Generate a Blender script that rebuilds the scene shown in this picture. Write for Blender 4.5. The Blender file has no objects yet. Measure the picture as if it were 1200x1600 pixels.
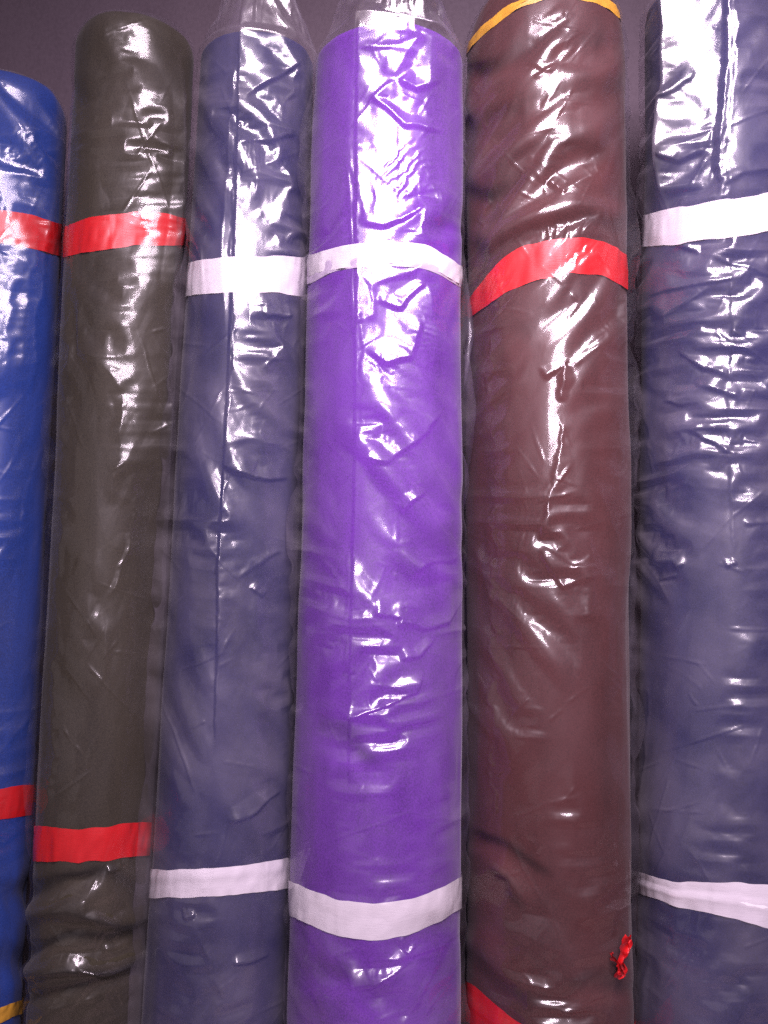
import bpy, math
import numpy as np

# ------------------------------------------------------------------ camera, world, lamps
F, H = 1280.0, 0.62            # focal length in photo pixels (1200x1600), camera height above the shelf (m)
S = bpy.context.scene
cam = bpy.data.objects.new('camera', bpy.data.cameras.new('camera'))
S.collection.objects.link(cam); S.camera = cam
cam.location = (0, 0, H); cam.rotation_euler = (math.radians(90), 0, 0)
cam.data.sensor_fit = 'VERTICAL'; cam.data.angle = 2 * math.atan(800 / F)
cam.data.clip_start = 0.02; cam.data.clip_end = 50

W = bpy.data.worlds.new('World'); S.world = W; W.use_nodes = True
W.node_tree.nodes['Background'].inputs[0].default_value = (0.80, 0.66, 0.88, 1)
W.node_tree.nodes['Background'].inputs[1].default_value = 0.022

def area(name, loc, target, sx, sy, power, col, spread=180):
    l = bpy.data.lights.new(name, 'AREA'); l.shape = 'RECTANGLE'; l.size = sx; l.size_y = sy
    l.energy = power; l.color = col; l.spread = math.radians(spread)
    o = bpy.data.objects.new(name, l); S.collection.objects.link(o)
    from mathutils import Vector
    o.location = loc
    o.rotation_euler = (Vector(target) - Vector(loc)).to_track_quat('-Z', 'Y').to_euler()
    return o
area('overhead_light', (0.20, 0.04, H + 0.92), (0.15, 0.86, H + 0.0), 0.62, 0.56, 13.5, (1.0, 0.81, 0.95), 92)
area('overhead_light', (0.28, -1.75, H + 0.98), (0.1, 0.86, H - 0.2), 0.8, 0.55, 17, (1.0, 0.82, 0.96), 110)  # added second light, no known fixture: brings highlights to the lower film
area('fill_light', (-2.0, -1.6, H + 0.1), (0, 0.9, H - 0.1), 2.4, 2.2, 4, (1.0, 0.84, 0.94))  # added dim fill from the left, for broad grey reflections on the film
S.view_settings.view_transform = 'Standard'; S.view_settings.look = 'None'
S.view_settings.exposure = 0.0; S.view_settings.gamma = 1.0
S.cycles.max_bounces = 6; S.cycles.diffuse_bounces = 3; S.cycles.glossy_bounces = 3; S.cycles.transparent_max_bounces = 16
S.cycles.use_denoising = False      # a phone picture taken in poor light keeps its grain
S.cycles.sample_clamp_indirect = 0.7
S.cycles.caustics_reflective = False; S.cycles.caustics_refractive = False

# ------------------------------------------------------------------ noise (numpy)
def hsh(i, j, seed):
    i = i.astype(np.int64); j = j.astype(np.int64)
    n = (i * 374761393 + j * 668265263 + seed * 1442695041) & 0xffffffff
    n = ((n ^ (n >> 13)) * 1274126177) & 0xffffffff
    n = ((n ^ (n >> 16)) * 2246822519) & 0xffffffff
    return ((n ^ (n >> 15)) & 0xffffff) / float(0xffffff) * 2 - 1

def vnoise(x, y, seed):
    i, j = np.floor(x), np.floor(y); a, b = x - i, y - j
    a = a * a * a * (a * (a * 6 - 15) + 10); b = b * b * b * (b * (b * 6 - 15) + 10)
    return (hsh(i, j, seed) * (1 - a) + hsh(i + 1, j, seed) * a) * (1 - b) + \
           (hsh(i, j + 1, seed) * (1 - a) + hsh(i + 1, j + 1, seed) * a) * b

def facet(x, y, seed):
    """crumpled sheet: random heights on a triangular lattice, joined by flat facets"""
    k = (x + y) * 0.3660254
    i, j = np.floor(x + k), np.floor(y + k)
    g = (i + j) * 0.2113249
    a, b = x - (i - g), y - (j - g)
    u, v = a + (a + b) * 0.3660254, b + (a + b) * 0.3660254
    up = u > v
    h0 = hsh(i, j, seed); h2 = hsh(i + 1, j + 1, seed)
    h1 = np.where(up, hsh(i + 1, j, seed), hsh(i, j + 1, seed))
    hi, lo = np.maximum(u, v), np.minimum(u, v)
    return h0 * (1 - hi) + h1 * (hi - lo) + h2 * lo

def rot(x, y, deg, sx, sy):
    c, s = math.cos(math.radians(deg)), math.sin(math.radians(deg))
    return (x * c + y * s) / sx, (-x * s + y * c) / sy

def sstep(a, b, x):
    t = np.clip((x - a) / (b - a), 0, 1); return t * t * (3 - 2 * t)

# ------------------------------------------------------------------ folds drawn on a surface
def polydist(X, Y, pts):
    """distance to a polyline, side (+ = left-hand/up for a line drawn to the right), place along it 0..1"""
    best = np.full(X.shape, 1e9); side = np.zeros(X.shape); tt = np.zeros(X.shape)
    P = np.array(pts, float); L = np.hypot(*(P[1:] - P[:-1]).T); tot = L.sum(); acc = 0
    for k in range(len(P) - 1):
        d = (P[k + 1] - P[k]) / L[k]
        rx, ry = X - P[k][0], Y - P[k][1]
        t = np.clip(rx * d[0] + ry * d[1], 0, L[k])
        ex, ey = rx - d[0] * t, ry - d[1] * t
        D = np.hypot(ex, ey); sg = rx * d[1] - ry * d[0]
        m = D < best
        best = np.where(m, D, best); side = np.where(m, sg, side); tt = np.where(m, (acc + t) / tot, tt)
        acc += L[k]
    return best, side, tt

def fold(out, X, Y, pts, wa, wb, amp, taper=0.15, wob=2.5, seed=0, soft=False, var=0.35):
    if max(wa, wb) <= 9 and not soft: amp = amp * 0.55
    seed = seed + int(abs(pts[0][0] * 7 + pts[0][1] * 3)) % 97
    p = np.array(pts, float); w = max(wa, wb) + abs(wob) + 2
    m = (X > p[:, 0].min() - w) & (X < p[:, 0].max() + w) & (Y > p[:, 1].min() - w) & (Y < p[:, 1].max() + w)
    if not m.any(): return
    x, y = X[m], Y[m]
    if wob:
        x = x + wob * vnoise(y / 26.0, x * 0 + seed, 71 + seed) + wob * .5 * vnoise(y / 9.0, x * 0 + seed, 72 + seed)
        y = y + wob * vnoise(x / 26.0, y * 0 + seed, 73 + seed)
    D, sd, t = polydist(x, y, pts)
    ww = np.where(sd > 0, wa, wb) * (1 + 0.35 * vnoise(t * 5 + seed, t * 0, 77))
    q = np.clip(1 - D / ww, 0, 1)
    q = q * q * (3 - 2 * q) if soft else 0.75 * q + 0.25 * q * q
    if taper: q = q * sstep(0, taper, t) * sstep(0, taper, 1 - t)
    out[m] += amp * q * (1 - var + var * vnoise(t * 6 + seed, t * 0 + 3, 78))

def comb(out, X, Y, c, rad, deg, period, amp, seed=0):
    u, v = rot(X - c[0], Y - c[1], deg, 1, 1)
    e = np.clip(1 - (u / rad[0]) ** 2 - (v / rad[1]) ** 2, 0, 1)
    m = e > 0
    if not m.any(): return
    u, v = u[m], v[m]
    ph = v / period + 0.6 * vnoise(u / 22.0, v / 22.0, seed) + .25 * vnoise(u / 7, v / 7, seed + 5)
    tri = np.abs((ph % 1) * 2 - 1)
    out[m] += amp * np.sqrt(e[m]) * tri * (0.55 + 0.45 * vnoise(u / 30.0, np.floor(ph) * 3.1, seed + 9))

# ------------------------------------------------------------------ materials
def mat(name):
    m = bpy.data.materials.new(name); m.use_nodes = True
    nt = m.node_tree; nt.nodes.clear()
    N = lambda t, **k: (lambda n: ([setattr(n, a, b) for a, b in k.items()], n)[1])(nt.nodes.new(t))
    return m, nt, N, nt.links.new

def fabric_mat(name, col, var=0.36, rough=0.85, sheen=0.06, scale=820):
    m, nt, N, L = mat(name)
    out = N('ShaderNodeOutputMaterial'); p = N('ShaderNodeBsdfPrincipled')
    tc = N('ShaderNodeTexCoord')
    n1 = N('ShaderNodeTexNoise'); n1.inputs['Scale'].default_value = scale; n1.inputs['Detail'].default_value = 2
    n2 = N('ShaderNodeTexNoise'); n2.inputs['Scale'].default_value = 22; n2.inputs['Detail'].default_value = 4
    mp = N('ShaderNodeMapping'); mp.inputs['Scale'].default_value = (1, 1, 0.8)
    L(tc.outputs['Object'], mp.inputs['Vector']); L(mp.outputs[0], n1.inputs['Vector']); mp2 = N('ShaderNodeMapping'); mp2.inputs['Scale'].default_value = (1, 1, 0.22); L(tc.outputs['Object'], mp2.inputs[0]); L(mp2.outputs[0], n2.inputs['Vector'])
    ad = N('ShaderNodeMath', operation='MULTIPLY_ADD'); ad.inputs[1].default_value = 0.75
    L(n2.outputs[0], ad.inputs[0]); L(n1.outputs[0], ad.inputs[2])
    r = N('ShaderNodeValToRGB'); r.color_ramp.elements[0].position = 0.55; r.color_ramp.elements[1].position = 1.0
    r.color_ramp.elements[0].color = (*[c * (1 - var) for c in col], 1)
    r.color_ramp.elements[1].color = (*[min(1, c * (1 + var) + 0.004) for c in col], 1)
    L(ad.outputs[0], r.inputs[0]); L(r.outputs[0], p.inputs['Base Color'])
    p.inputs['Roughness'].default_value = rough
    p.inputs['Specular IOR Level'].default_value = 0.3
    p.inputs['Sheen Weight'].default_value = sheen; p.inputs['Sheen Roughness'].default_value = 0.4
    b = N('ShaderNodeBump'); b.inputs['Strength'].default_value = 0.35; b.inputs['Distance'].default_value = 0.0006
    L(n1.outputs[0], b.inputs['Height']); L(b.outputs[0], p.inputs['Normal'])
    L(p.outputs[0], out.inputs[0]); return m

def ribbon_mat(name, col, rough=0.42, trans=0.0):
    m, nt, N, L = mat(name)
    out = N('ShaderNodeOutputMaterial'); p = N('ShaderNodeBsdfPrincipled')
    tc = N('ShaderNodeTexCoord'); n1 = N('ShaderNodeTexNoise'); n1.inputs['Scale'].default_value = 500
    mp = N('ShaderNodeMapping'); mp.inputs['Scale'].default_value = (0.2, 0.2, 2.2)
    L(tc.outputs['Object'], mp.inputs[0]); L(mp.outputs[0], n1.inputs['Vector'])
    r = N('ShaderNodeValToRGB')
    r.color_ramp.elements[0].color = (*[c * 0.84 for c in col], 1); r.color_ramp.elements[1].color = (*col, 1)
    L(n1.outputs[0], r.inputs[0]); L(r.outputs[0], p.inputs['Base Color'])
    p.inputs['Roughness'].default_value = rough; p.inputs['Specular IOR Level'].default_value = 0.45
    b = N('ShaderNodeBump'); b.inputs['Strength'].default_value = 0.25; b.inputs['Distance'].default_value = 0.0004
    L(n1.outputs[0], b.inputs['Height']); L(b.outputs[0], p.inputs['Normal'])
    L(p.outputs[0], out.inputs[0]); return m

def film_mat(name, haze=0.07, f0=0.075, rough=0.07, tint=(0.97, 0.96, 0.98)):
    """thin clear polythene: see-through, slightly milky, mirror-like gloss that grows at glancing angles"""
    m, nt, N, L = mat(name)
    out = N('ShaderNodeOutputMaterial')
    tc = N('ShaderNodeTexCoord')
    n1 = N('ShaderNodeTexNoise'); n1.inputs['Scale'].default_value = 55; n1.inputs['Detail'].default_value = 4
    mp = N('ShaderNodeMapping'); mp.inputs['Scale'].default_value = (1, 1, 0.6)
    L(tc.outputs['Object'], mp.inputs[0]); L(mp.outputs[0], n1.inputs['Vector'])
    b = N('ShaderNodeBump'); b.inputs['Strength'].default_value = 0.22; b.inputs['Distance'].default_value = 0.0012
    L(n1.outputs[0], b.inputs['Height'])
    tr = N('ShaderNodeBsdfTransparent'); tr.inputs[0].default_value = (*tint, 1)
    df = N('ShaderNodeBsdfDiffuse'); df.inputs[0].default_value = (0.86, 0.78, 0.91, 1)
    tl = N('ShaderNodeBsdfTranslucent'); tl.inputs[0].default_value = (0.86, 0.78, 0.91, 1)
    ml = N('ShaderNodeMixShader'); ml.inputs[0].default_value = 0.35
    L(df.outputs[0], ml.inputs[1]); L(tl.outputs[0], ml.inputs[2])
    gl = N('ShaderNodeBsdfGlossy'); gl.inputs['Roughness'].default_value = rough
    L(b.outputs[0], gl.inputs['Normal'])
    g2 = N('ShaderNodeBsdfGlossy'); g2.inputs['Roughness'].default_value = 0.40; L(b.outputs[0], g2.inputs['Normal'])
    gm = N('ShaderNodeMixShader'); gm.inputs[0].default_value = 0.38
    L(gl.outputs[0], gm.inputs[1]); L(g2.outputs[0], gm.inputs[2])
    lw = N('ShaderNodeLayerWeight'); lw.inputs[0].default_value = 0.5
    pw = N('ShaderNodeMath', operation='POWER'); pw.inputs[1].default_value = 5
    L(lw.outputs['Facing'], pw.inputs[0])
    fr = N('ShaderNodeMath', operation='MULTIPLY_ADD'); fr.inputs[1].default_value = 0.29 - f0; fr.inputs[2].default_value = f0
    L(pw.outputs[0], fr.inputs[0])
    # the slanted sheet is crossed over a longer path: a little milkier towards glancing angles
    hz = N('ShaderNodeMath', operation='MULTIPLY_ADD'); hz.inputs[1].default_value = haze * 0.4; hz.inputs[2].default_value = haze
    n3 = N('ShaderNodeTexNoise'); n3.inputs['Scale'].default_value = 13; n3.inputs['Detail'].default_value = 5
    L(tc.outputs['Object'], n3.inputs['Vector'])
    mr = N('ShaderNodeMapRange'); mr.inputs[1].default_value = 0.35; mr.inputs[2].default_value = 0.68
    mr.inputs[3].default_value = 0.35; mr.inputs[4].default_value = 2.0; L(n3.outputs[0], mr.inputs[0])
    hm = N('ShaderNodeMath', operation='MULTIPLY'); L(hz.outputs[0], hm.inputs[0]); L(mr.outputs[0], hm.inputs[1])
    p3 = N('ShaderNodeMath', operation='POWER'); p3.inputs[1].default_value = 3
    L(lw.outputs['Facing'], p3.inputs[0]); L(p3.outputs[0], hz.inputs[0])
    m1 = N('ShaderNodeMixShader'); L(hm.outputs[0], m1.inputs[0]); L(tr.outputs[0], m1.inputs[1]); L(ml.outputs[0], m1.inputs[2])
    m2 = N('ShaderNodeMixShader'); L(fr.outputs[0], m2.inputs[0]); L(m1.outputs[0], m2.inputs[1]); L(gm.outputs[0], m2.inputs[2])
    L(m2.outputs[0], out.inputs[0]); return m

# ------------------------------------------------------------------ mesh from a grid
def grid_mesh(name, P, closed_u, material, parent, cap_top=False, smooth=True):
    nv, nu = P.shape[:2]
    idx = np.arange(nv * nu).reshape(nv, nu)
    if closed_u:
        a = idx[:-1]; b = np.roll(idx, -1, 1)[:-1]; c = np.roll(idx, -1, 1)[1:]; d = idx[1:]
    else:
        a = idx[:-1, :-1]; b = idx[:-1, 1:]; c = idx[1:, 1:]; d = idx[1:, :-1]
    quads = np.stack([a, b, c, d], -1).reshape(-1, 4)
    me = bpy.data.meshes.new(name)
    verts = P.reshape(-1, 3).astype(np.float32)
    nq = len(quads); loops = quads.reshape(-1); starts = np.arange(nq) * 4; tots = np.full(nq, 4)
    if cap_top:
        loops = np.concatenate([loops, idx[-1]]); starts = np.append(starts, nq * 4); tots = np.append(tots, nu)
    me.vertices.add(len(verts)); me.vertices.foreach_set('co', verts.ravel())
    me.loops.add(len(loops)); me.loops.foreach_set('vertex_index', loops.astype(np.int32))
    me.polygons.add(len(starts)); me.polygons.foreach_set('loop_start', starts.astype(np.int32))
    me.polygons.foreach_set('loop_total', tots.astype(np.int32))
    me.polygons.foreach_set('use_smooth', np.full(len(starts), smooth))
    me.update(calc_edges=True); me.validate()
    me.materials.append(material)
    o = bpy.data.objects.new(name, me); S.collection.objects.link(o)
    if parent is not None:
        o.parent = parent
        o.matrix_parent_inverse = parent.matrix_world.inverted()
    return o

def box(name, lo, hi, material):
    x0, y0, z0 = lo; x1, y1, z1 = hi
    me = bpy.data.meshes.new(name)
    me.from_pydata([(x0,y0,z0),(x1,y0,z0),(x1,y1,z0),(x0,y1,z0),(x0,y0,z1),(x1,y0,z1),(x1,y1,z1),(x0,y1,z1)], [],
                   [(0,3,2,1),(4,5,6,7),(0,1,5,4),(1,2,6,5),(2,3,7,6),(3,0,4,7)])
    me.materials.append(material)
    o = bpy.data.objects.new(name, me); S.collection.objects.link(o); o['kind'] = 'structure'
    return o

# ------------------------------------------------------------------ setting
box('back_wall', (-1.6, 1.12, -0.2), (1.6, 1.16, 2.2), fabric_mat('wall_paint', (0.086, 0.063, 0.082), 0.08, 0.8, 0, 240))
box('shelf', (-1.6, 0.55, -0.03), (1.6, 1.118, 0.0), fabric_mat('shelf_board', (0.16, 0.12, 0.11), 0.2, 0.6, 0, 90))

# ------------------------------------------------------------------ a roll of cloth
class Roll:
    def __init__(s, edges, ytop, shoulder=(0.012, 0.012), dd=0.0, gap=0.0028, seed=1,
                 cloth_noise=1.0, cloth_folds=(), film=(), bag=None, wings=(), slack=((0, .02, .01, .02), (1600, .02, .01, .02)), post=()):
        s.post = post
        s.slack = slack
        s.seed, s.gap, s.cn, s.cf, s.film, s.bag, s.wings = seed, gap, cloth_noise, cloth_folds, film, bag, wings
        ks = []
        for (y, l, r), d in zip(edges, (0.925 + dd, 0.855 + dd)):
            pl, pr = math.atan((l - 600) / F), math.atan((r - 600) / F)
            ph, al = (pl + pr) / 2, (pr - pl) / 2
            ks.append((d * math.tan(ph), d, H + (800 - y) / F * d, d / math.cos(ph) * math.sin(al)))
        (s.x0, s.y0, s.z0, s.r0), (s.x1, s.y1, s.z1, s.r1) = ks[1], ks[0]
        ax, ay, _, _ = s.axis(np.array(0.6)); e = -np.array([float(ax), float(ay)]); e /= np.hypot(*e)
        s.ef = e; s.er = np.array([-e[1], e[0]])
        # height of the top of the cloth, from where its front rim shows
        lo, hi = 0.8, 1.6
        for _ in range(50):
            z = (lo + hi) / 2
            _, Y = s.proj(s.point(np.array(0.0), np.array(z), s.rad(np.array(z))))
            if Y > ytop: lo = z
            else: hi = z
        s.ztop, s.sh = lo, shoulder
    def axis(s, z):
        t = (z - s.z0) / (s.z1 - s.z0)
        return s.x0 + (s.x1 - s.x0) * t, s.y0 + (s.y1 - s.y0) * t, z, t
    def rad(s, z):
        return s.r0 + (s.r1 - s.r0) * (z - s.z0) / (s.z1 - s.z0)
    def point(s, th, z, r):
        ax, ay, _, _ = s.axis(z)
        si, co = np.sin(th) * r, np.cos(th) * r
        return np.stack([ax + si * s.er[0] + co * s.ef[0], ay + si * s.er[1] + co * s.ef[1], z + 0 * th], -1)
    def proj(s, P):
        return 600 + F * P[..., 0] / P[..., 1], 800 - F * (P[..., 2] - H) / P[..., 1]
    def front(s, th): return sstep(-0.25, 0.15, np.cos(th))
    def cloth_r(s, th, z):
        R = s.rad(z)
        X, Y = s.proj(s.point(th, z, R))
        u = th * 190; sd = s.seed
        h = 0.0016 * s.cn * vnoise(u / 120, Y / 260, sd) + 0.0008 * s.cn * vnoise(u / 55, Y / 120, sd + 1) \
            + 0.00018 * s.cn * vnoise(u / 18, Y / 60, sd + 2)
        h = np.where(np.abs(th) > 2.2, h * sstep(3.14, 2.2, np.abs(th)), h)
        g = np.zeros_like(X)
        for fo in s.cf: fold(g, X, Y, *fo[:4], taper=fo[4] if len(fo) > 4 else 0.35, soft=True, wob=0, var=.1)
        h = h + 1.35 * g * s.front(th)
        a, b = s.sh
        t = np.clip((z - (s.ztop - a)) / a, 0, 1)
        return R + h - b * (1 - np.sqrt(np.clip(1 - t * t, 0, 1))), X, Y
    def th_grid(s, n, m, lim=1.85):
        a = np.linspace(-lim, lim, n)
        b = np.linspace(lim, 2 * math.pi - lim, m + 2)[1:-1]
        return np.concatenate([a, b - 0])
    def wrap(s, th): return np.where(th > math.pi, th - 2 * math.pi, th)
    def build_cloth(s, material, parent):
        th = s.th_grid(110, 26); zz = np.concatenate([np.linspace(0.001, s.ztop - s.sh[0], 300)[:-1],
                                                      s.ztop - s.sh[0] * (1 - np.sin(np.linspace(0, 1, 12) * math.pi / 2))])
        T, Z = np.meshgrid(th, zz); r, _, _ = s.cloth_r(s.wrap(T), Z)
        return grid_mesh('fabric', s.point(T, Z, r), True, material, parent, cap_top=True)
    def film_r(s, th, z):
        zt = np.minimum(z, s.ztop - 0.35 * s.sh[0])
        rc, _, _ = s.cloth_r(th, zt if s.bag else np.minimum(z, s.ztop - 1e-5))
        R = s.rad(z); X, Y = s.proj(s.point(th, z, R + s.gap))
        u = th * 190; sd = s.seed * 17
        h = np.zeros_like(X)
        for fe in s.film:
            k = fe[0]
            if k == 'fold' and s.sharp(fe): continue      # pressed in after the sheet has settled
            if k == 'fold': fold(h, X, Y, *fe[1:5], **(fe[5] if len(fe) > 5 else {}))
            elif k == 'comb': comb(h, X, Y, *fe[1:])
            elif k == 'flat':      # lay-flat side of the bag: a plane tangent at tm between ta and tb
                tm, ta, tb, st, y0, y1 = fe[1:]
                dt = np.clip(th - tm, ta - tm, tb - tm)
                tb = tb + 0.16 * vnoise(Y / 60, Y * 0, sd + 21) + 0.06 * vnoise(Y / 18, Y * 0, sd + 22)
                dt = np.minimum(dt, tb - tm)
                fall = np.exp(-np.maximum(ta - th, 0) / 0.10) * np.exp(-np.maximum(th - tb, 0) / 0.16)
                h += R * st * (1 / np.cos(dt) - 1) * fall * sstep(y0 - 50, y0 + 50, Y) * sstep(y1 + 80, y1 - 80, Y)
            elif k == 'facet':     # (centre, radius, (size, stretch, angle), amp, seed)
                c, rd, (sz, st, dg), amp, ss = fe[1:]
                w = np.exp(-(((X - c[0]) / rd[0]) ** 2 + ((Y - c[1]) / rd[1]) ** 2) ** 1.5)
                wx = X + 0.35 * sz * vnoise(X / sz / 1.3, Y / sz / 1.3, ss + 3)
                wy = Y + 0.35 * sz * vnoise(X / sz / 1.3, Y / sz / 1.3, ss + 4)
                a, b = rot(wx, wy, dg, sz * st, sz)
                h += 0.45 * amp * w * facet(a, b, ss)
        h *= s.front(th)
        h = h + 0.0009 * facet(*rot(u, Y, 25, 90, 60), sd) + 0.0010 * vnoise(u / 70, Y / 150, sd + 1) \
              + 0.00035 * facet(*rot(u, Y, -50, 45, 22), sd + 2)
        h = h + 0.0050 * sstep(0.75, 1.25, np.abs(th)) * (vnoise(Y / 75, np.sign(th) * 3, sd + 14) * .6 + .4 * vnoise(Y / 26, np.sign(th) * 5, sd + 15)) * s.front(th * .8)
        for (tc, tw, amp, y0, y1) in s.wings:      # the flat bag edge standing off sideways
            q = np.clip(1 - np.abs(th - tc) / tw, 0, 1) ** 1.3
            wv = 0.8 + 0.2 * vnoise(Y / 120, Y * 0, sd + 8) + 0.06 * vnoise(Y / 25, Y * 0, sd + 9)
            h = h + amp * q * wv * sstep(y0 - 60, y0 + 60, Y) * sstep(y1 + 60, y1 - 60, Y)
        r = np.maximum(R + s.gap + h, rc + 0.0012)
        a = s.ztop
        if s.bag:                                  # the empty end of the bag, drawn together above the cloth
            za, hb, kmin = s.bag
            t = np.clip((z - (a + za)) / hb, 0, 1)
            k = 1 - (1 - kmin) * (t ** 0.9)
            pleat = 1 + (0.10 * np.abs(((th * 3.3 + 0.7 * vnoise(th * 4, z * 20, sd)) % 1) * 2 - 1) + .05 * facet(th * 6, z * 60, sd + 6)) * t
            r = np.where(t > 0, np.minimum(r, r * k * pleat), r)
        else:
            t = sstep(a - 1.3 * s.sh[0], a - 0.5 * s.sh[0], z)
            r = r * (1 - t) + np.minimum(r, rc + 0.0016 + 0.3 * h) * t
            r = np.maximum(r, rc + 0.0012)
        return r
    def sharp(s, fe):
        return fe[4] >= .0038 and max(fe[2], fe[3]) <= 40 and not (len(fe) > 5 and fe[5].get('soft'))
    def bag_shift(s, z):
        if not s.bag: return 0 * z
        t = np.clip((z - (s.ztop + s.bag[0])) / s.bag[1], 0, 1)
        return 0.75 * s.rad(z) * (1 - s.bag[2]) * t ** 1.1
    def relax(s, P, P0, zz, th, iters, seed, bend):
        """let a slightly over-long sheet settle round the roll: it can bend but hardly stretch, so it buckles into creases"""
        nv, nu = P.shape[:2]
        T, Z = np.meshgrid(th, zz); wt = s.wrap(T)
        rc, _, _ = s.cloth_r(wt, np.minimum(Z, s.ztop - 1e-5)); rc = np.where(Z > s.ztop - .004, 0.2 * rc, rc + 0.0022)
        _, Y = s.proj(P0); u = wt * 190
        yy, ev, eu, sh = (np.array(c, float) for c in zip(*s.slack))
        n1 = 0.55 + 0.45 * vnoise(u / 130, Y / 170, seed); n2 = 0.5 + 0.5 * vnoise(u / 120, Y / 190, seed + 1); n3 = vnoise(u / 110, Y / 150, seed + 2)
        fr = s.front(wt * 1.1); SL = 1.5
        EV = SL * np.interp(Y, yy, ev) * n1 * fr; EU = SL * np.interp(Y, yy, eu) * n2 * fr; SH = 2.2 * SL * np.interp(Y, yy, sh) * n3 * fr
        ln = lambda a, b: np.sqrt(((a - b) ** 2).sum(-1))
        av = lambda A, a, b: (A[a] + A[b]) / 2
        C = []
        sl = np.s_
        def add(ia, ib, E, st):
            C.append((ia, ib, ln(P0[ia], P0[ib]) * (1 + av(E, ia, ib)), st))
        for o in (0, 1):
            m = (nv - o) // 2
            add(sl[o:o + 2 * m:2], sl[o + 1:o + 2 * m:2], EV, 1.0)
            k = (nu - o) // 2
            add(sl[:, o:o + 2 * k:2], sl[:, o + 1:o + 2 * k:2], EU, 1.0)
        for o in (0, 1):
            m = (nv - o) // 2
            add(sl[o:o + 2 * m:2, :-1], sl[o + 1:o + 2 * m:2, 1:], (EV + EU) / 2 + SH, 0.6)
            add(sl[o:o + 2 * m:2, 1:], sl[o + 1:o + 2 * m:2, :-1], (EV + EU) / 2 - SH, 0.6)
        AX = np.stack(s.axis(zz)[:2], -1)[:, None, :]
        r0 = ln(P0[..., :2], AX)
        pin = (1 - sstep(1.75, 1.5, np.abs(wt)))[..., None]
        for it in range(iters):
            for ia, ib, L0, st in C:
                d = P[ib] - P[ia]; l = np.sqrt((d * d).sum(-1)) + 1e-9
                d *= (0.5 * st * (l - L0) / l)[..., None]
                P[ia] += d; P[ib] -= d
            D = P - P0
            lap = np.zeros_like(D)
            lap[1:-1, 1:-1] = (D[2:, 1:-1] + D[:-2, 1:-1] + D[1:-1, 2:] + D[1:-1, :-2]) / 4 - D[1:-1, 1:-1]
            P += bend * lap
            q = P[..., :2] - AX; r = np.sqrt((q * q).sum(-1))
            rn = np.clip(r, rc, r0 + 0.012)
            P[..., :2] = AX + q * (rn / r)[..., None]
            P = P * (1 - pin) + P0 * pin
            P[0] = P0[0]; P[-1] = P0[-1]
        return P
    def build_film(s, material, parent, n=230, rows=790):
        top = s.ztop + (s.bag[0] + s.bag[1] if s.bag else 0.002)
        D = None
        for lv, (k, it, bend) in enumerate(((6, 500, .012), (2.6, 110, .012), (1, 30, .012))):
            th = s.th_grid(int(n / k) | 1, 0 if lv < 2 else 26); zz = np.linspace(0.002, top, int(rows / k))
            na = int(n / k) | 1
            T, Z = np.meshgrid(th[:na], zz)
            P0 = s.point(T, Z, s.film_r(s.wrap(T), Z)); q = s.bag_shift(Z)
            P0[..., 0] += s.ef[0] * q; P0[..., 1] += s.ef[1] * q
            if D is None:
                nz = 0.0008 * vnoise(T * 190 / 45, Z * 1500 / 45, s.seed + 91)
                D = np.stack([np.sin(T) * nz * s.er[0] + np.cos(T) * nz * s.ef[0], np.sin(T) * nz * s.er[1] + np.cos(T) * nz * s.ef[1], 0 * nz], -1)
            else:                                   # carry the creases over to the finer sheet
                a = np.linspace(0, D.shape[0] - 1, P0.shape[0]); b = np.linspace(0, D.shape[1] - 1, P0.shape[1])
                i = np.minimum(a.astype(int), D.shape[0] - 2); j = np.minimum(b.astype(int), D.shape[1] - 2)
                fa = (a - i)[:, None, None]; fb = (b - j)[None, :, None]
                D = (D[i] * (1 - fa) + D[i + 1] * fa)
                D = D[:, j] * (1 - fb) + D[:, j + 1] * fb
            P = s.relax(P0 + D, P0, zz, th[:na], it, s.seed * 5, bend)
            D = P - P0
        # the pressed fold of the bag and stray straight creases, sharper than the sheet's own buckling
        X, Y = s.proj(P); g = np.zeros_like(X); rg = np.random.RandomState(s.seed)
        for fe in s.post: fold(g, X, Y, *fe[:4], **(fe[4] if len(fe) > 4 else {}))
        for fe in s.film:
            if fe[0] == 'fold' and s.sharp(fe): fold(g, X, Y, *fe[1:5], **dict(dict(var=.2), **(fe[5] if len(fe) > 5 else {})))
        xl, xr = X.min(0).min(), X.max()
        for _ in range(90):
            x0, y0 = rg.uniform(xl, xr), rg.uniform(-20, 1620); ln_ = rg.uniform(25, 110) * (2.4 if rg.rand() < .25 else 1); an = rg.choice([rg.uniform(-.5, .5), rg.uniform(.6, 1.3), -rg.uniform(.6, 1.3)])
            x1, y1 = x0 + ln_ * math.cos(an), y0 + ln_ * math.sin(an)
            fold(g, X, Y, [(x0, y0), ((x0 + x1) / 2 + rg.uniform(-3, 3), (y0 + y1) / 2), (x1, y1)], 3.6, 2.8, rg.uniform(.0010, .0022), taper=.3, wob=.8)
        wr_ = s.wrap(np.meshgrid(th[:na], zz)[0]); g *= s.front(wr_)
        q = P[..., :2] - np.stack(s.axis(zz)[:2], -1)[:, None, :]; q /= np.sqrt((q * q).sum(-1, keepdims=True))
        P[..., :2] += q * g[..., None]
        tb = th[na:]                                # plain back of the bag
        T, Z = np.meshgrid(tb, zz); B = s.point(T, Z, s.film_r(s.wrap(T), Z)); q = s.bag_shift(Z)
        B[..., 0] += s.ef[0] * q; B[..., 1] += s.ef[1] * q
        return grid_mesh('plastic_sleeve', np.concatenate([P, B], 1), True, material, parent)
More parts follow.
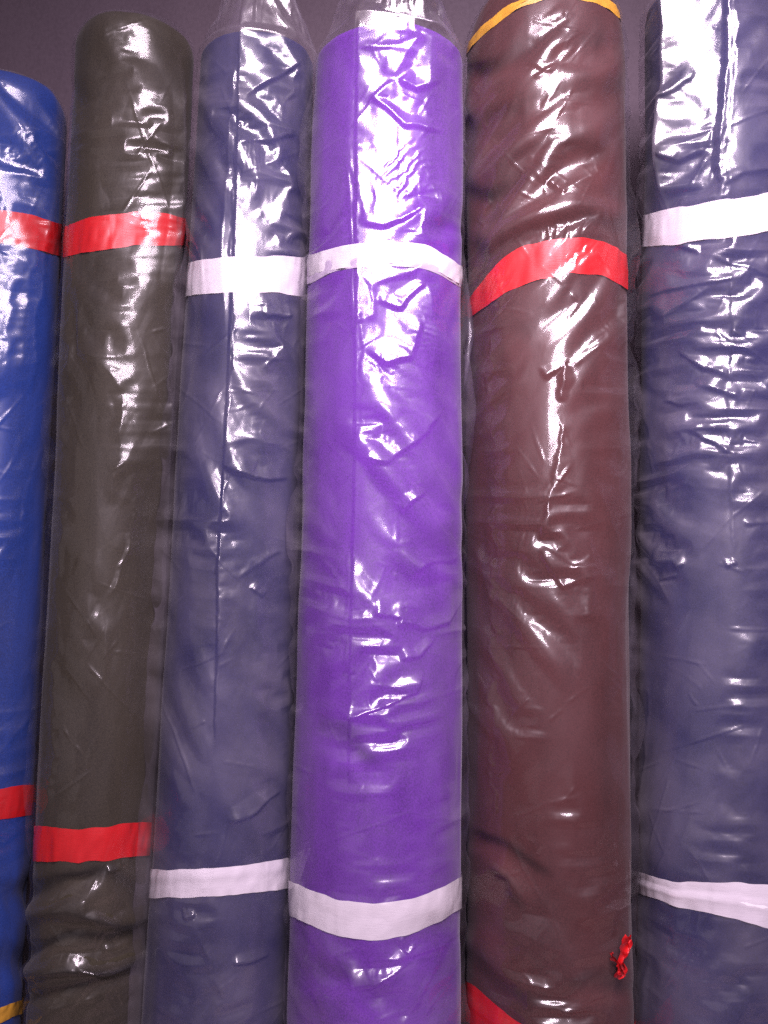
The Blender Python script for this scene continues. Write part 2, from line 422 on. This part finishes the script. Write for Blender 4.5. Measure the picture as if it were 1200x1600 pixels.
    def build_ribbon(s, ctrl, material, parent, name='ribbon', crease=(), off=0.0008, th0=-1.9, th1=1.9, seed=0, bulge=0.0005):
        """ctrl: (photo x, top y, bottom y) along the front of the roll"""
        n = 150; th = np.linspace(th0, th1, n)
        if abs(th1 - th0) > 3.7:
            th = np.concatenate([th, np.linspace(th1, 2 * math.pi + th0, 40)[1:]])
        c0 = np.array(ctrl, float); fx = np.arange(c0[0, 0] - 60, c0[-1, 0] + 60, 2.0)
        kr = np.exp(-(np.arange(-24, 25) / 9.0) ** 2); kr /= kr.sum()
        sm = lambda v: np.convolve(np.pad(np.interp(fx, c0[:, 0], v), 24, mode='reflect', reflect_type='odd'), kr, 'valid')
        c = np.stack([fx, sm(c0[:, 1]), sm(c0[:, 2])], 1)
        rowsP = []
        ks = np.linspace(0, 1, 9)
        wr = s.wrap(th)
        for k in ks:
            z = np.full(th.shape, H); tw = np.clip(wr, -1.45, 1.45)
            for _ in range(14):
                r, _, _ = s.cloth_r(tw, z)
                P = s.point(tw, z, r + off); X, Y = s.proj(P)
                yt = np.interp(X, c[:, 0], c[:, 1]); yb = np.interp(X, c[:, 0], c[:, 2])
                z = z + (Y - (yt + (yb - yt) * k) - 1.6 * vnoise(X / 24, 0 * X + (k > .5) * 7, s.seed + seed)) * P[:, 1] / F
            # round the back: level from edge to edge
            bk = np.abs(wr) > 1.45
            zl, zr = z[np.argmin(np.abs(wr + 1.45))], z[np.argmin(np.abs(wr - 1.45))]
            f = np.where(wr > 0, (wr - 1.45), (wr + 2 * math.pi - 1.45)) / (2 * math.pi - 2.9)
            z = np.where(bk, zr + (zl - zr) * np.clip(f, 0, 1), z)
            r, X, Y = s.cloth_r(wr, z)
            h = off + bulge * (1 - (2 * k - 1) ** 2) + 0.0005 * vnoise(wr * 9, k * 2 + 0 * wr, s.seed + seed) * (0.3 + abs(2 * k - 1))
            h = h + 0.0006 * facet(wr * 7 + k * 1.2, k * 1.6 + 0 * wr, s.seed + seed + 40) + 0.00012 * facet(wr * 40, k * 1.2 + 0 * wr, s.seed + seed + 41)
            for (kc, w, a) in crease: h = h + a * max(0, 1 - abs(k - kc) / w)
            rowsP.append(s.point(th, z, r + np.maximum(h, 0.0003)))
        P = np.stack(rowsP[::-1], 0)
        return grid_mesh(name, P, False, material, parent)

def thing(label, loc):
    o = bpy.data.objects.new('fabric_roll', None); S.collection.objects.link(o)
    o.location = loc; o['label'] = label; o['category'] = 'fabric roll'; o['group'] = 'plastic wrapped fabric rolls standing side by side'
    bpy.context.view_layer.update()
    return o

RED = ribbon_mat('red_satin', (0.52, 0.007, 0.010)); WHITE = ribbon_mat('white_satin', (0.72, 0.68, 0.72), 0.30)
GOLD = ribbon_mat('gold_print', (0.60, 0.31, 0.03), 0.4)

def base(r):
    ax, ay, _, _ = r.axis(np.array(0.0)); return (float(ax), float(ay), 0)

# ------------------------------------------------------------------ 1 royal blue, far left
b = Roll([(150, -100, 106), (1500, -140, 40)], 98, (0.032, 0.020), dd=0.015, seed=3, gap=0.0022, slack=((0, .02, .01, .02), (700, .012, .008, .015), (1600, .03, .012, .02)),
    cloth_folds=[([(0, 1420), (70, 1380)], 40, 40, -0.005), ([(-20, 1530), (60, 1490)], 40, 30, -0.005)],
    film=[('fold', [(88, 150), (76, 300), (60, 420), (40, 640)], 16, 115, .017, dict(wob=3, var=.1)), ('fold', [(52, 375), (40, 470), (30, 560), (22, 640)], 7, 7, .0024, dict(wob=3)),
          ('fold', [(22, 430), (12, 560), (6, 640)], 7, 7, .0018, dict(wob=3)),
          ('facet', (60, 240), (60, 70), (22, 2.2, -35), .0016, 11),
          ('comb', (60, 240), (55, 50), 130, 11, .0016, 5),
          ('fold', [(84, 640), (50, 740), (30, 830)], 9, 4, .003, {}),
          ('fold', [(78, 680), (62, 760), (56, 900), (48, 1000)], 7, 4, .003, {}),
          ('fold', [(60, 1020), (40, 1120), (0, 1180)], 9, 5, .003, {}),
          ('fold', [(0, 1320), (30, 1300), (50, 1330)], 14, 6, .003, {}),
          ('facet', (40, 1420), (60, 160), (40, 1.6, 30), .0024, 12)])
e = thing('royal blue fabric roll with red ribbons, shortest one at far left', base(b))
b.build_cloth(fabric_mat('blue_cloth', (0.0022, 0.0230, 0.1500)), e)
b.build_ribbon([(-60, 330, 382), (0, 328, 380), (50, 334, 386), (100, 352, 404)], RED, e)
b.build_ribbon([(-60, 1240, 1290), (0, 1232, 1282), (45, 1224, 1274), (60, 1228, 1275)], RED, e, seed=3)
b.build_ribbon([(-40, 1585, 1608), (0, 1577, 1600), (30, 1562, 1583)], GOLD, e, name='gold_stripe', seed=4)
b.build_film(film_mat('film_blue', 0.012, 0.07, 0.15), e, 160, 640)

# ------------------------------------------------------------------ 2 dark olive
g = Roll([(100, 118, 302), (1500, 44, 226)], 10, (0.026, 0.015), dd=0.005, seed=5, gap=0.002, slack=((0, .02, .01, .02), (450, .012, .01, .015), (1250, .008, .012, .01), (1400, .04, .015, .03), (1600, .04, .015, .03)),
    cloth_folds=[([(40, 1400), (110, 1378), (170, 1376), (235, 1410)], 22, 26, -0.0058, .08), ([(30, 1430), (110, 1412), (190, 1440), (235, 1450)], 30, 26, 0.0048, .08),
                 ([(30, 1490), (110, 1470), (180, 1475), (235, 1440)], 20, 22, -0.0058, .08), ([(30, 1520), (110, 1505), (170, 1512), (235, 1490)], 24, 20, 0.0046, .08),
                 ([(30, 1562), (120, 1548), (180, 1530), (235, 1500)], 18, 22, -0.0055, .08), ([(110, 170), (200, 135), (300, 160)], 60, 60, -0.0022, .1)],
    wings=[(-1.45, 0.5, 0.009, 430, 1330)],
    film=[('fold', [(276, 60), (272, 250), (262, 400), (252, 560), (250, 800)], 12, 125, .018, dict(wob=2, var=.1)), ('fold', [(274, 120), (270, 250), (262, 380), (250, 480)], 8, 16, .0037, dict(wob=1, var=.1)),
          ('fold', [(250, 470), (248, 700), (236, 1000), (220, 1280)], 8, 14, .0022, dict(wob=1.5)),
          ('fold', [(118, 400), (106, 480), (104, 620), (98, 760), (90, 980), (84, 1090), (92, 1180), (72, 1290)], 8, 5, .0034, dict(wob=5, taper=.05)),
          ('fold', [(110, 535), (160, 565), (195, 620)], 35, 20, .0026, dict(wob=3)),
          ('fold', [(190, 610), (185, 720), (170, 790)], 22, 16, .0024, dict(wob=3)),
          ('fold', [(215, 760), (205, 840), (170, 940)], 10, 6, .0022, dict(wob=3)),
          ('fold', [(170, 960), (150, 1150), (110, 1290)], 14, 10, .0018, dict(wob=2)),
          ('fold', [(215, 200), (245, 235), (268, 245)], 8, 4, .0015, {}),
          ('facet', (225, 60), (60, 50), (26, 2.0, 20), .002, 21),
          ('fold', [(115, 1515), (160, 1525), (215, 1505)], 14, 5, .005, {}),
          ('fold', [(160, 1485), (205, 1470)], 10, 5, .004, {}),
          ('fold', [(170, 1355), (195, 1345)], 10, 6, .003, {}),
          ('facet', (120, 1440), (90, 130), (45, 1.8, -10), .003, 24)])
e = thing('dark olive fabric roll with red ribbons, second from the left', base(g))
g.build_cloth(fabric_mat('olive_cloth', (0.0205, 0.0162, 0.0080)), e)
g.build_ribbon([(100, 356, 402), (130, 341, 394), (200, 331, 384), (250, 331, 382), (290, 344, 384)], RED, e)
g.build_ribbon([(50, 1290, 1344), (120, 1296, 1348), (170, 1291, 1344), (216, 1284, 1338)], RED, e, seed=6)
g.build_film(film_mat('film_olive', 0.007, 0.065, 0.14), e)

# ------------------------------------------------------------------ 3 navy, left of the purple
n = Roll([(100, 314, 490), (1500, 226, 446)], 44, (0.008, 0.008), dd=0.012, seed=8, gap=0.003, slack=((0, .035, .012, .03), (500, .035, .01, .035), (800, .022, .008, .025), (1200, .010, .006, .012), (1600, .02, .008, .02)),
    bag=(-0.004, 0.105, 0.38), post=[([(376, 20), (371, 250), (366, 400), (352, 700), (341, 900), (336, 1180)], 64, 2.5, .0036, dict(taper=.05, wob=.6, var=.1))], wings=[(-1.42, 0.30, 0.016, 430, 1700)],
    film=[('flat', 0.12, -0.36, 0.62, 0.7, -100, 480),
          ('fold', [(376, 30), (371, 250), (366, 400), (352, 700), (341, 900), (336, 1180)], 46, 3, .0022, dict(taper=.08)),
          ('facet', (425, 180), (70, 210), (42, 1.8, -25), .0030, 31),
          ('facet', (430, 260), (55, 180), (17, 2.2, 60), .0009, 32),
          ('fold', [(378, 155), (420, 128), (475, 90)], 30, 5, .004, {}),
          ('fold', [(372, 225), (420, 222), (468, 208)], 26, 5, .004, {}),
          ('fold', [(465, 225), (466, 330)], 4, 10, .003, {}),
          ('comb', (395, 250), (34, 24), 90, 7, .001, 3),
          ('fold', [(400, 330), (430, 370), (445, 400)], 10, 16, .003, {}),
          ('fold', [(405, 490), (450, 494)], 22, 4, .003, {}), ('fold', [(450, 470), (435, 540), (400, 585)], 18, 6, .003, {}),
          ('fold', [(460, 500), (456, 570)], 5, 5, .002, {}), ('fold', [(340, 640), (400, 632)], 6, 4, .001, {}),
          ('fold', [(345, 722), (395, 748), (450, 750)], 28, 5, .0048, {}), ('fold', [(345, 690), (400, 690), (445, 698)], 16, 10, .0018, {}),
          ('fold', [(370, 905), (400, 885), (440, 855)], 10, 5, .002, {}), ('fold', [(390, 915), (410, 935)], 16, 5, .003, {}),
          ('fold', [(355, 1285), (390, 1272), (440, 1230)], 18, 5, .0042, {}),
          ('fold', [(285, 1435), (305, 1430)], 16, 8, .004, {}), ('fold', [(360, 1508), (390, 1500), (420, 1490)], 14, 6, .0045, {}),
          ('fold', [(300, 1420), (330, 1500), (350, 1560)], 14, 10, .002, {}),
          ('facet', (300, 640), (40, 60), (22, 1.8, 40), .0014, 33),
          ('facet', (390, 880), (80, 260), (90, 1.8, 30), .0020, 34), ('facet', (330, 1400), (110, 220), (80, 1.6, -40), .0022, 35)])
e = thing('navy fabric roll with white ribbons, between the olive and the purple roll', base(n))
n.build_cloth(fabric_mat('navy_cloth', (0.0098, 0.0100, 0.0520)), e)
n.build_ribbon([(290, 412, 462), (320, 404, 459), (370, 400, 456), (440, 400, 458), (482, 405, 464)], WHITE, e)
n.build_ribbon([(216, 1360, 1402), (300, 1359, 1403), (380, 1352, 1398), (456, 1338, 1388)], WHITE, e, crease=[(0.46, 0.12, -0.0006), (0.3, 0.3, 0.0008)], seed=2)
n.build_film(film_mat('film_navy', 0.044, 0.095, 0.165), e)

# ------------------------------------------------------------------ 4 purple, centre
p = Roll([(100, 493, 722), (1500, 450, 722)], 28, (0.010, 0.010), dd=-0.012, seed=13, gap=0.003, cloth_noise=1.3, slack=((0, .05, .015, .04), (600, .055, .015, .045), (1100, .05, .012, .04), (1200, .012, .01, .012), (1420, .015, .01, .015), (1500, .035, .012, .03), (1600, .035, .012, .03)),
    bag=(-0.004, 0.105, 0.42), post=[([(560, 20), (558, 200), (557, 380), (556, 720), (549, 1000), (546, 1240)], 60, 2.5, .0034, dict(taper=.04, wob=.6, var=.1))], wings=[(-1.35, 0.5, 0.009, 420, 1070), (1.25, 0.4, 0.006, 600, 1500)],
    cloth_folds=[([(610, 940), (680, 870), (745, 830)], 60, 50, -0.0030), ([(640, 770), (700, 785), (750, 800)], 46, 46, -0.0018),
                 ([(640, 400), (690, 360), (735, 330)], 40, 44, -0.003), ([(480, 1130), (540, 1170), (610, 1230)], 34, 34, -0.0032), ([(450, 1520), (540, 1540), (620, 1600)], 50, 40, -0.003), ([(600, 1500), (680, 1460), (730, 1440)], 40, 40, -0.003)],
    film=[('flat', 0.06, -0.40, 0.50, 0.75, -100, 560),
          ('fold', [(560, 30), (557, 380), (556, 720), (549, 1000), (546, 1240)], 30, 3, .0017, dict(taper=.05)),
          ('facet', (635, 190), (75, 170), (48, 1.7, 35), .0036, 41), ('facet', (640, 250), (60, 140), (18, 2.0, -40), .0010, 42),
          ('fold', [(565, 92), (620, 82), (668, 62)], 10, 6, .002, {}),
          ('fold', [(612, 124), (632, 90), (655, 48)], 22, 14, .004, {}),
          ('fold', [(620, 122), (650, 140), (690, 122)], 26, 6, .005, {}),
          ('fold', [(620, 120), (585, 156), (632, 196), (698, 207)], 22, 6, .0045, {}),
          ('fold', [(622, 150), (660, 165), (698, 207)], 6, 12, .002, {}),
          ('comb', (635, 262), (52, 46), -45, 13, .0022, 3), ('comb', (668, 374), (30, 20), 0, 7, .0012, 4),
          ('fold', [(562, 235), (600, 235)], 14, 6, .002, {}), ('fold', [(562, 345), (600, 352), (630, 345), (665, 320)], 30, 6, .005, {}),
          ('fold', [(565, 280), (572, 345)], 6, 6, .003, {}), ('fold', [(585, 285), (590, 350)], 5, 7, .003, {}),
          ('fold', [(553, 412), (578, 446), (592, 466)], 6, 6, .002, {}), ('fold', [(578, 446), (640, 430), (690, 400)], 16, 6, .003, {}),
          ('fold', [(578, 446), (575, 490), (560, 500)], 6, 6, .003, {}),
          ('fold', [(590, 470), (625, 480), (670, 435)], 22, 6, .0048, dict(wob=3)),
          ('fold', [(560, 488), (566, 505)], 7, 7, .004, {}), ('facet', (565, 495), (22, 22), (12, 1.3, 0), .003, 43),
          ('fold', [(570, 545), (600, 568), (640, 560), (662, 500)], 34, 6, .005, dict(wob=3)),
          ('fold', [(610, 530), (650, 585), (690, 640)], 8, 8, .0022, {}),
          ('comb', (575, 570), (22, 50), 60, 16, .0016, 6), ('comb', (655, 510), (22, 44), 20, 9, .001, 7),
          ('fold', [(558, 714), (610, 718), (650, 690), (688, 642)], 34, 5, .0058, dict(wob=4)), ('comb', (655, 680), (40, 30), 60, 8, .0008, 8),
          ('fold', [(640, 765), (622, 802), (622, 845), (648, 842)], 6, 6, .0026, dict(taper=.05)), ('fold', [(625, 800), (665, 768)], 16, 4, .005, {}),
          ('fold', [(632, 905), (670, 880), (715, 870)], 34, 6, .004, dict(wob=3)),
          ('fold', [(625, 845), (628, 900)], 6, 6, .002, {}),
          ('fold', [(485, 842), (530, 888), (560, 920)], 9, 6, .0028, {}), ('fold', [(560, 922), (590, 955), (640, 1000)], 7, 7, .0018, {}),
          ('fold', [(584, 955), (630, 968), (624, 985)], 20, 5, .005, {}), ('fold', [(628, 968), (660, 982), (700, 970), (728, 920)], 18, 6, .0048, {}),
          ('fold', [(620, 945), (645, 938), (668, 948)], 8, 6, .003, {}),
          ('fold', [(625, 1028), (655, 1024), (678, 1000)], 16, 5, .0048, dict(wob=2)),
          ('fold', [(520, 1106), (552, 1120), (605, 1102), (650, 1080), (664, 1045)], 26, 4, .0068, dict(wob=2)), ('comb', (600, 1085), (60, 22), 70, 20, .001, 9),
          ('fold', [(478, 1100), (495, 1120), (510, 1140)], 8, 8, .003, {}),
          ('fold', [(535, 1545), (580, 1542), (640, 1498)], 26, 5, .007, {}), ('comb', (600, 1525), (50, 20), 70, 15, .001, 10),
          ('fold', [(722, 1425), (690, 1480), (660, 1545), (628, 1610)], 9, 9, .004, {}), ('fold', [(620, 1465), (640, 1490), (650, 1470)], 14, 6, .004, {}),
          ('fold', [(690, 1610), (715, 1570), (722, 1550)], 9, 9, .003, {}),
          ('fold', [(565, 1390), (590, 1330)], 5, 5, .0015, {}),
          ('facet', (600, 560), (110, 190), (70, 1.5, 40), .0030, 44), ('facet', (610, 920), (120, 200), (75, 1.6, -30), .0032, 45),
          ('facet', (510, 560), (45, 320), (60, 2.2, -60), .0018, 47), ('facet', (590, 1300), (120, 130), (100, 1.5, 40), .0022, 48),
          ('facet', (580, 1530), (140, 90), (60, 1.6, -35), .0034, 46)])
e = thing('bright purple fabric roll with white ribbons in the centre', base(p))
p.build_cloth(fabric_mat('purple_cloth', (0.0860, 0.0135, 0.2150), sheen=0.12), e)
p.build_ribbon([(484, 398, 432), (520, 386, 420), (600, 375, 410), (670, 382, 414), (728, 420, 450)], WHITE, e)
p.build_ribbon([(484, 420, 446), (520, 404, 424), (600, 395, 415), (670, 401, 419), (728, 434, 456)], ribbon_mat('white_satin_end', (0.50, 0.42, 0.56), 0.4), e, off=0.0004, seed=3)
p.build_ribbon([(446, 1372, 1428), (500, 1398, 1453), (540, 1408, 1464), (585, 1412, 1470), (640, 1406, 1463), (690, 1388, 1440), (726, 1366, 1415)], WHITE, e, seed=5)
p.build_film(film_mat('film_purple', 0.030, 0.09, 0.165), e)

# ------------------------------------------------------------------ 5 brown
w = Roll([(100, 729, 978), (1500, 730, 988)], -70, (0.075, 0.03), dd=0.008, seed=21, gap=0.003, cloth_noise=1.5, wings=[(-1.22, 0.40, 0.007, 60, 1350), (1.22, 0.36, 0.008, 40, 1500)], slack=((0, .04, .015, .04), (450, .035, .015, .04), (650, .016, .01, .02), (1250, .010, .012, .012), (1450, .02, .012, .02), (1600, .025, .012, .02)),
    cloth_folds=[([(725, 130), (800, 95), (870, 60), (960, 90)], 30, 34, -0.0050, .1), ([(725, 190), (800, 150), (870, 120), (985, 110)], 40, 34, 0.0040, .1),
                 ([(725, 300), (800, 240), (860, 195), (960, 215)], 44, 34, 0.0042, .12), ([(740, 330), (830, 285), (890, 250), (960, 265)], 32, 36, -0.0040, .12),
                 ([(740, 390), (820, 345), (900, 320), (985, 345)], 40, 36, 0.0042, .12), ([(790, 560), (850, 510), (920, 470)], 40, 36, -0.0028, .3),
                 ([(725, 1300), (780, 1322), (830, 1360), (870, 1385)], 16, 30, -0.0034, .2), ([(760, 1340), (800, 1370), (830, 1430)], 24, 20, 0.003, .3),
                 ([(880, 1560), (940, 1545), (995, 1560)], 34, 26, -0.004, .2), ([(725, 1450), (790, 1520), (850, 1570)], 40, 30, 0.003, .2)],
    film=[('fold', [(738, 70), (744, 112), (760, 180), (768, 230), (775, 280), (750, 330), (768, 400), (785, 450), (770, 520), (768, 640), (770, 900), (772, 1200), (768, 1320)], 7, 5, .0036, dict(wob=7, taper=.03)),
          ('fold', [(960, 50), (966, 110), (962, 150), (972, 210), (966, 320), (974, 400), (966, 600), (968, 900), (972, 1200), (976, 1380)], 5, 8, .0032, dict(wob=5, taper=.03)),
                    ('fold', [(880, -30), (872, 30), (848, 108)], 40, 36, .006, dict(wob=4, taper=.05, soft=True)), ('fold', [(846, 108), (880, 168), (868, 210), (850, 280)], 34, 30, .0055, dict(wob=4, taper=.05, soft=True)),
          ('facet', (870, 60), (80, 110), (44, 1.8, -50), .0024, 50),
          ('fold', [(855, 120), (900, 100), (918, 118)], 8, 5, .003, {}), ('fold', [(840, 130), (880, 90), (910, 62)], 8, 5, .002, {}),
          ('comb', (890, 110), (34, 14), -30, 10, .0018, 5), ('fold', [(862, 320), (890, 290), (940, 270)], 8, 6, .002, {}),
          ('comb', (880, 370), (50, 70), -60, 13, .0022, 8), ('comb', (760, 440), (30, 60), -65, 9, .0016, 9), ('fold', [(855, 280), (880, 300)], 14, 6, .004, {}),
          ('fold', [(880, 445), (900, 470), (885, 500)], 7, 7, .003, {}), ('fold', [(930, 480), (940, 500), (948, 540)], 6, 6, .003, dict(wob=2)),
          ('fold', [(850, 592), (885, 570), (878, 628)], 14, 7, .0040, dict(wob=4, taper=.08)), ('fold', [(895, 570), (935, 535)], 8, 6, .0022, {}),
          ('fold', [(772, 660), (800, 700), (815, 750), (820, 800), (808, 860), (806, 1000), (812, 1120), (806, 1260)], 3, 4, .0007, dict(wob=3, taper=.05)),
          ('fold', [(790, 690), (806, 740), (812, 800), (800, 860), (798, 1000), (804, 1120), (800, 1260)], 3, 3, .0006, dict(wob=3, taper=.05, seed=1)),
          ('fold', [(800, 560), (812, 740), (826, 800), (816, 880), (816, 1000), (820, 1120), (812, 1230)], 3, 3, .0006, dict(wob=3, taper=.05, seed=2)),
          ('fold', [(880, 640), (868, 720), (850, 800), (840, 850)], 22, 6, .003, {}), ('fold', [(838, 850), (895, 885), (945, 890)], 6, 30, .002, {}),
          ('fold', [(840, 855), (880, 915), (940, 900)], 34, 6, .0042, {}), ('fold', [(735, 660), (755, 640), (752, 560)], 10, 6, .002, {}),
          ('fold', [(740, 850), (755, 890), (765, 950)], 10, 6, .003, {}), ('fold', [(735, 1090), (755, 1130), (770, 1155)], 9, 6, .003, {}),
          ('fold', [(745, 540), (760, 590), (765, 640)], 8, 6, .003, {}),
          ('fold', [(800, 1280), (850, 1260), (920, 1240)], 6, 6, .0012, {}), ('facet', (850, 1320), (50, 80), (20, 2.2, 60), .0010, 51), ('facet', (850, 1480), (70, 60), (22, 2.0, 70), .0012, 52),
          ('facet', (740, 1420), (30, 80), (34, 1.4, 30), .003, 53), ('fold', [(870, 1590), (910, 1575), (955, 1592)], 10, 5, .003, {}), ('facet', (910, 1580), (60, 30), (30, 2.2, 0), .0022, 54),
          ('facet', (860, 900), (90, 330), (90, 1.5, 70), .0018, 55)])
e = thing('brown fabric roll with red ribbons and a gold stripe near its top', base(w))
w.build_cloth(fabric_mat('brown_cloth', (0.0420, 0.0085, 0.0080)), e)
w.build_ribbon([(726, 480, 505), (742, 455, 492), (780, 405, 462), (815, 385, 445), (850, 375, 434), (900, 370, 425), (950, 376, 432), (980, 398, 450), (994, 415, 465)], RED, e)
w.build_ribbon([(726, 1528, 1592), (760, 1556, 1618), (800, 1592, 1650), (860, 1620, 1672), (990, 1600, 1650)], RED, e, seed=5)
w.build_ribbon([(722, 90, 104), (735, 55, 71), (760, 33, 49), (810, -2, 13), (860, -20, -6), (930, -12, 2), (972, 14, 28), (985, 40, 54)], GOLD, e, name='gold_stripe', seed=6)
# crumpled tail of the lower red ribbon, showing at the right edge
def scrap(x0, y0, x1, y1, w0, w1, seed):
    U, V = np.meshgrid(np.linspace(-1, 1, 10), np.linspace(0, 1, 24))
    nx = 5 * vnoise(V * 5, U * .6, seed) + 2.5 * facet(V * 8, U * 2, seed + 1); nd = .004 * facet(V * 6, U * 1.5, seed + 2) + .003 * vnoise(V * 4, U * 2, seed + 3)
    wd = (w0 + (w1 - w0) * V) * (0.65 + 0.35 * vnoise(V * 4, 0 * V, seed + 4))
    X = x0 + (x1 - x0) * V + U * wd + nx; Y = y0 + (y1 - y0) * V + 3 * vnoise(U * 2, V * 5, seed + 5)
    d = 0.855 - 0.059 + nd + 0.0025 * np.cos(U * 2.2) + (X - 970) * .0004
    return np.stack([(X - 600) / F * d, d, H + (800 - Y) / F * d], -1)
grid_mesh('ribbon_tail', scrap(968, 1528, 981, 1462, 15, 5, 3), False, RED, e)
grid_mesh('ribbon_tail', scrap(972, 1526, 954, 1488, 7, 3, 9), False, RED, e)
w.build_film(film_mat('film_brown', 0.010, 0.075, 0.13), e)

# ------------------------------------------------------------------ 6 navy, far right
q = Roll([(100, 1006, 1246), (1500, 996, 1254)], -60, (0.010, 0.010), dd=-0.004, seed=31, gap=0.0034, slack=((0, .05, .012, .03), (300, .07, .012, .04), (600, .08, .012, .04), (900, .06, .01, .03), (1050, .012, .008, .01), (1600, .012, .008, .01)),
    wings=[(-1.30, 0.42, 0.009, 430, 1700)],
    film=[('fold', [(1142, -40), (1140, 300), (1140, 720), (1144, 900)], 26, 4, .0016, dict(taper=.05, wob=1.5)),
          ('flat', 0.06, -0.62, 0.02, 0.9, -100, 300), ('fold', [(1130, -90), (1128, 120), (1128, 330)], 100, 6, .010, dict(wob=2, var=.1)),
          ('facet', (1060, 120), (70, 170), (46, 1.5, 20), .0030, 61), ('facet', (1060, 130), (55, 150), (17, 1.9, 5), .0010, 62),
          ('facet', (1110, 500), (120, 230), (38, 2.6, 14), .0036, 63), ('facet', (1110, 560), (110, 240), (15, 3.0, 20), .0010, 64),
          ('facet', (1110, 800), (120, 160), (50, 2.4, 10), .0028, 65), ('facet', (1120, 1250), (140, 300), (110, 1.6, 15), .0020, 66),
          ('fold', [(1018, 238), (1060, 250), (1110, 232)], 18, 5, .004, {}), ('fold', [(1012, 180), (1050, 160), (1088, 108)], 12, 5, .003, {}),
          ('fold', [(1130, 290), (1160, 272), (1210, 262)], 14, 5, .003, {}),
          ('fold', [(1010, 465), (1080, 452), (1160, 436)], 12, 5, .003, {}), ('fold', [(1025, 505), (1070, 480), (1110, 450)], 8, 5, .003, {}),
          ('fold', [(1040, 385), (1120, 405), (1210, 430)], 10, 6, .003, {}),
          ('fold', [(1110, 528), (1160, 550), (1210, 575)], 7, 5, .0028, {}), ('fold', [(1060, 550), (1100, 575), (1140, 585)], 20, 6, .0045, {}),
          ('fold', [(1085, 600), (1130, 612), (1158, 620)], 16, 6, .004, {}), ('fold', [(1035, 635), (1070, 640)], 12, 5, .003, {}),
          ('fold', [(1075, 670), (1110, 690), (1142, 706)], 22, 6, .005, {}), ('fold', [(1030, 722), (1065, 728)], 10, 5, .003, {}), ('fold', [(1150, 690), (1205, 702)], 8, 5, .003, {}),
          ('fold', [(1035, 770), (1120, 775)], 6, 4, .001, {}), ('fold', [(1160, 816), (1210, 818)], 9, 5, .004, {}),
          ('fold', [(1020, 880), (1050, 875), (1062, 888)], 18, 6, .005, {}), ('fold', [(1032, 905), (1060, 898)], 10, 5, .004, {}), ('fold', [(1130, 882), (1150, 876)], 8, 5, .004, {}),
          ('fold', [(1036, 1038), (1068, 1058), (1102, 1084)], 4, 4, .0016, {}),
          ('fold', [(1012, 610), (1020, 760), (1022, 840), (1016, 900)], 5, 4, .0025, dict(taper=.1)),
          ('fold', [(1014, 1040), (1014, 1140), (1006, 1170), (1004, 1340), (1014, 1480), (1006, 1600)], 5, 4, .002, dict(taper=.06)),
          ('fold', [(1080, 1494), (1092, 1492)], 7, 5, .002, {}), ('comb', (1050, 700), (50, 80), 70, 18, .0008, 12)])
e = thing('navy fabric roll with white ribbons at the far right, beside the brown roll', base(q))
q.build_cloth(fabric_mat('indigo_cloth', (0.0098, 0.0104, 0.0520)), e)
q.build_ribbon([(1002, 338, 386), (1060, 324, 381), (1120, 314, 373), (1200, 302, 361), (1250, 300, 358)], WHITE, e)
q.build_ribbon([(998, 1360, 1393), (1025, 1372, 1404), (1060, 1378, 1418), (1120, 1379, 1430), (1200, 1381, 1450), (1250, 1384, 1458)], WHITE, e, crease=[(0.35, 0.14, -0.001), (0.5, 0.2, .001)], seed=7)
q.build_film(film_mat('film_indigo', 0.044, 0.10, 0.165), e)
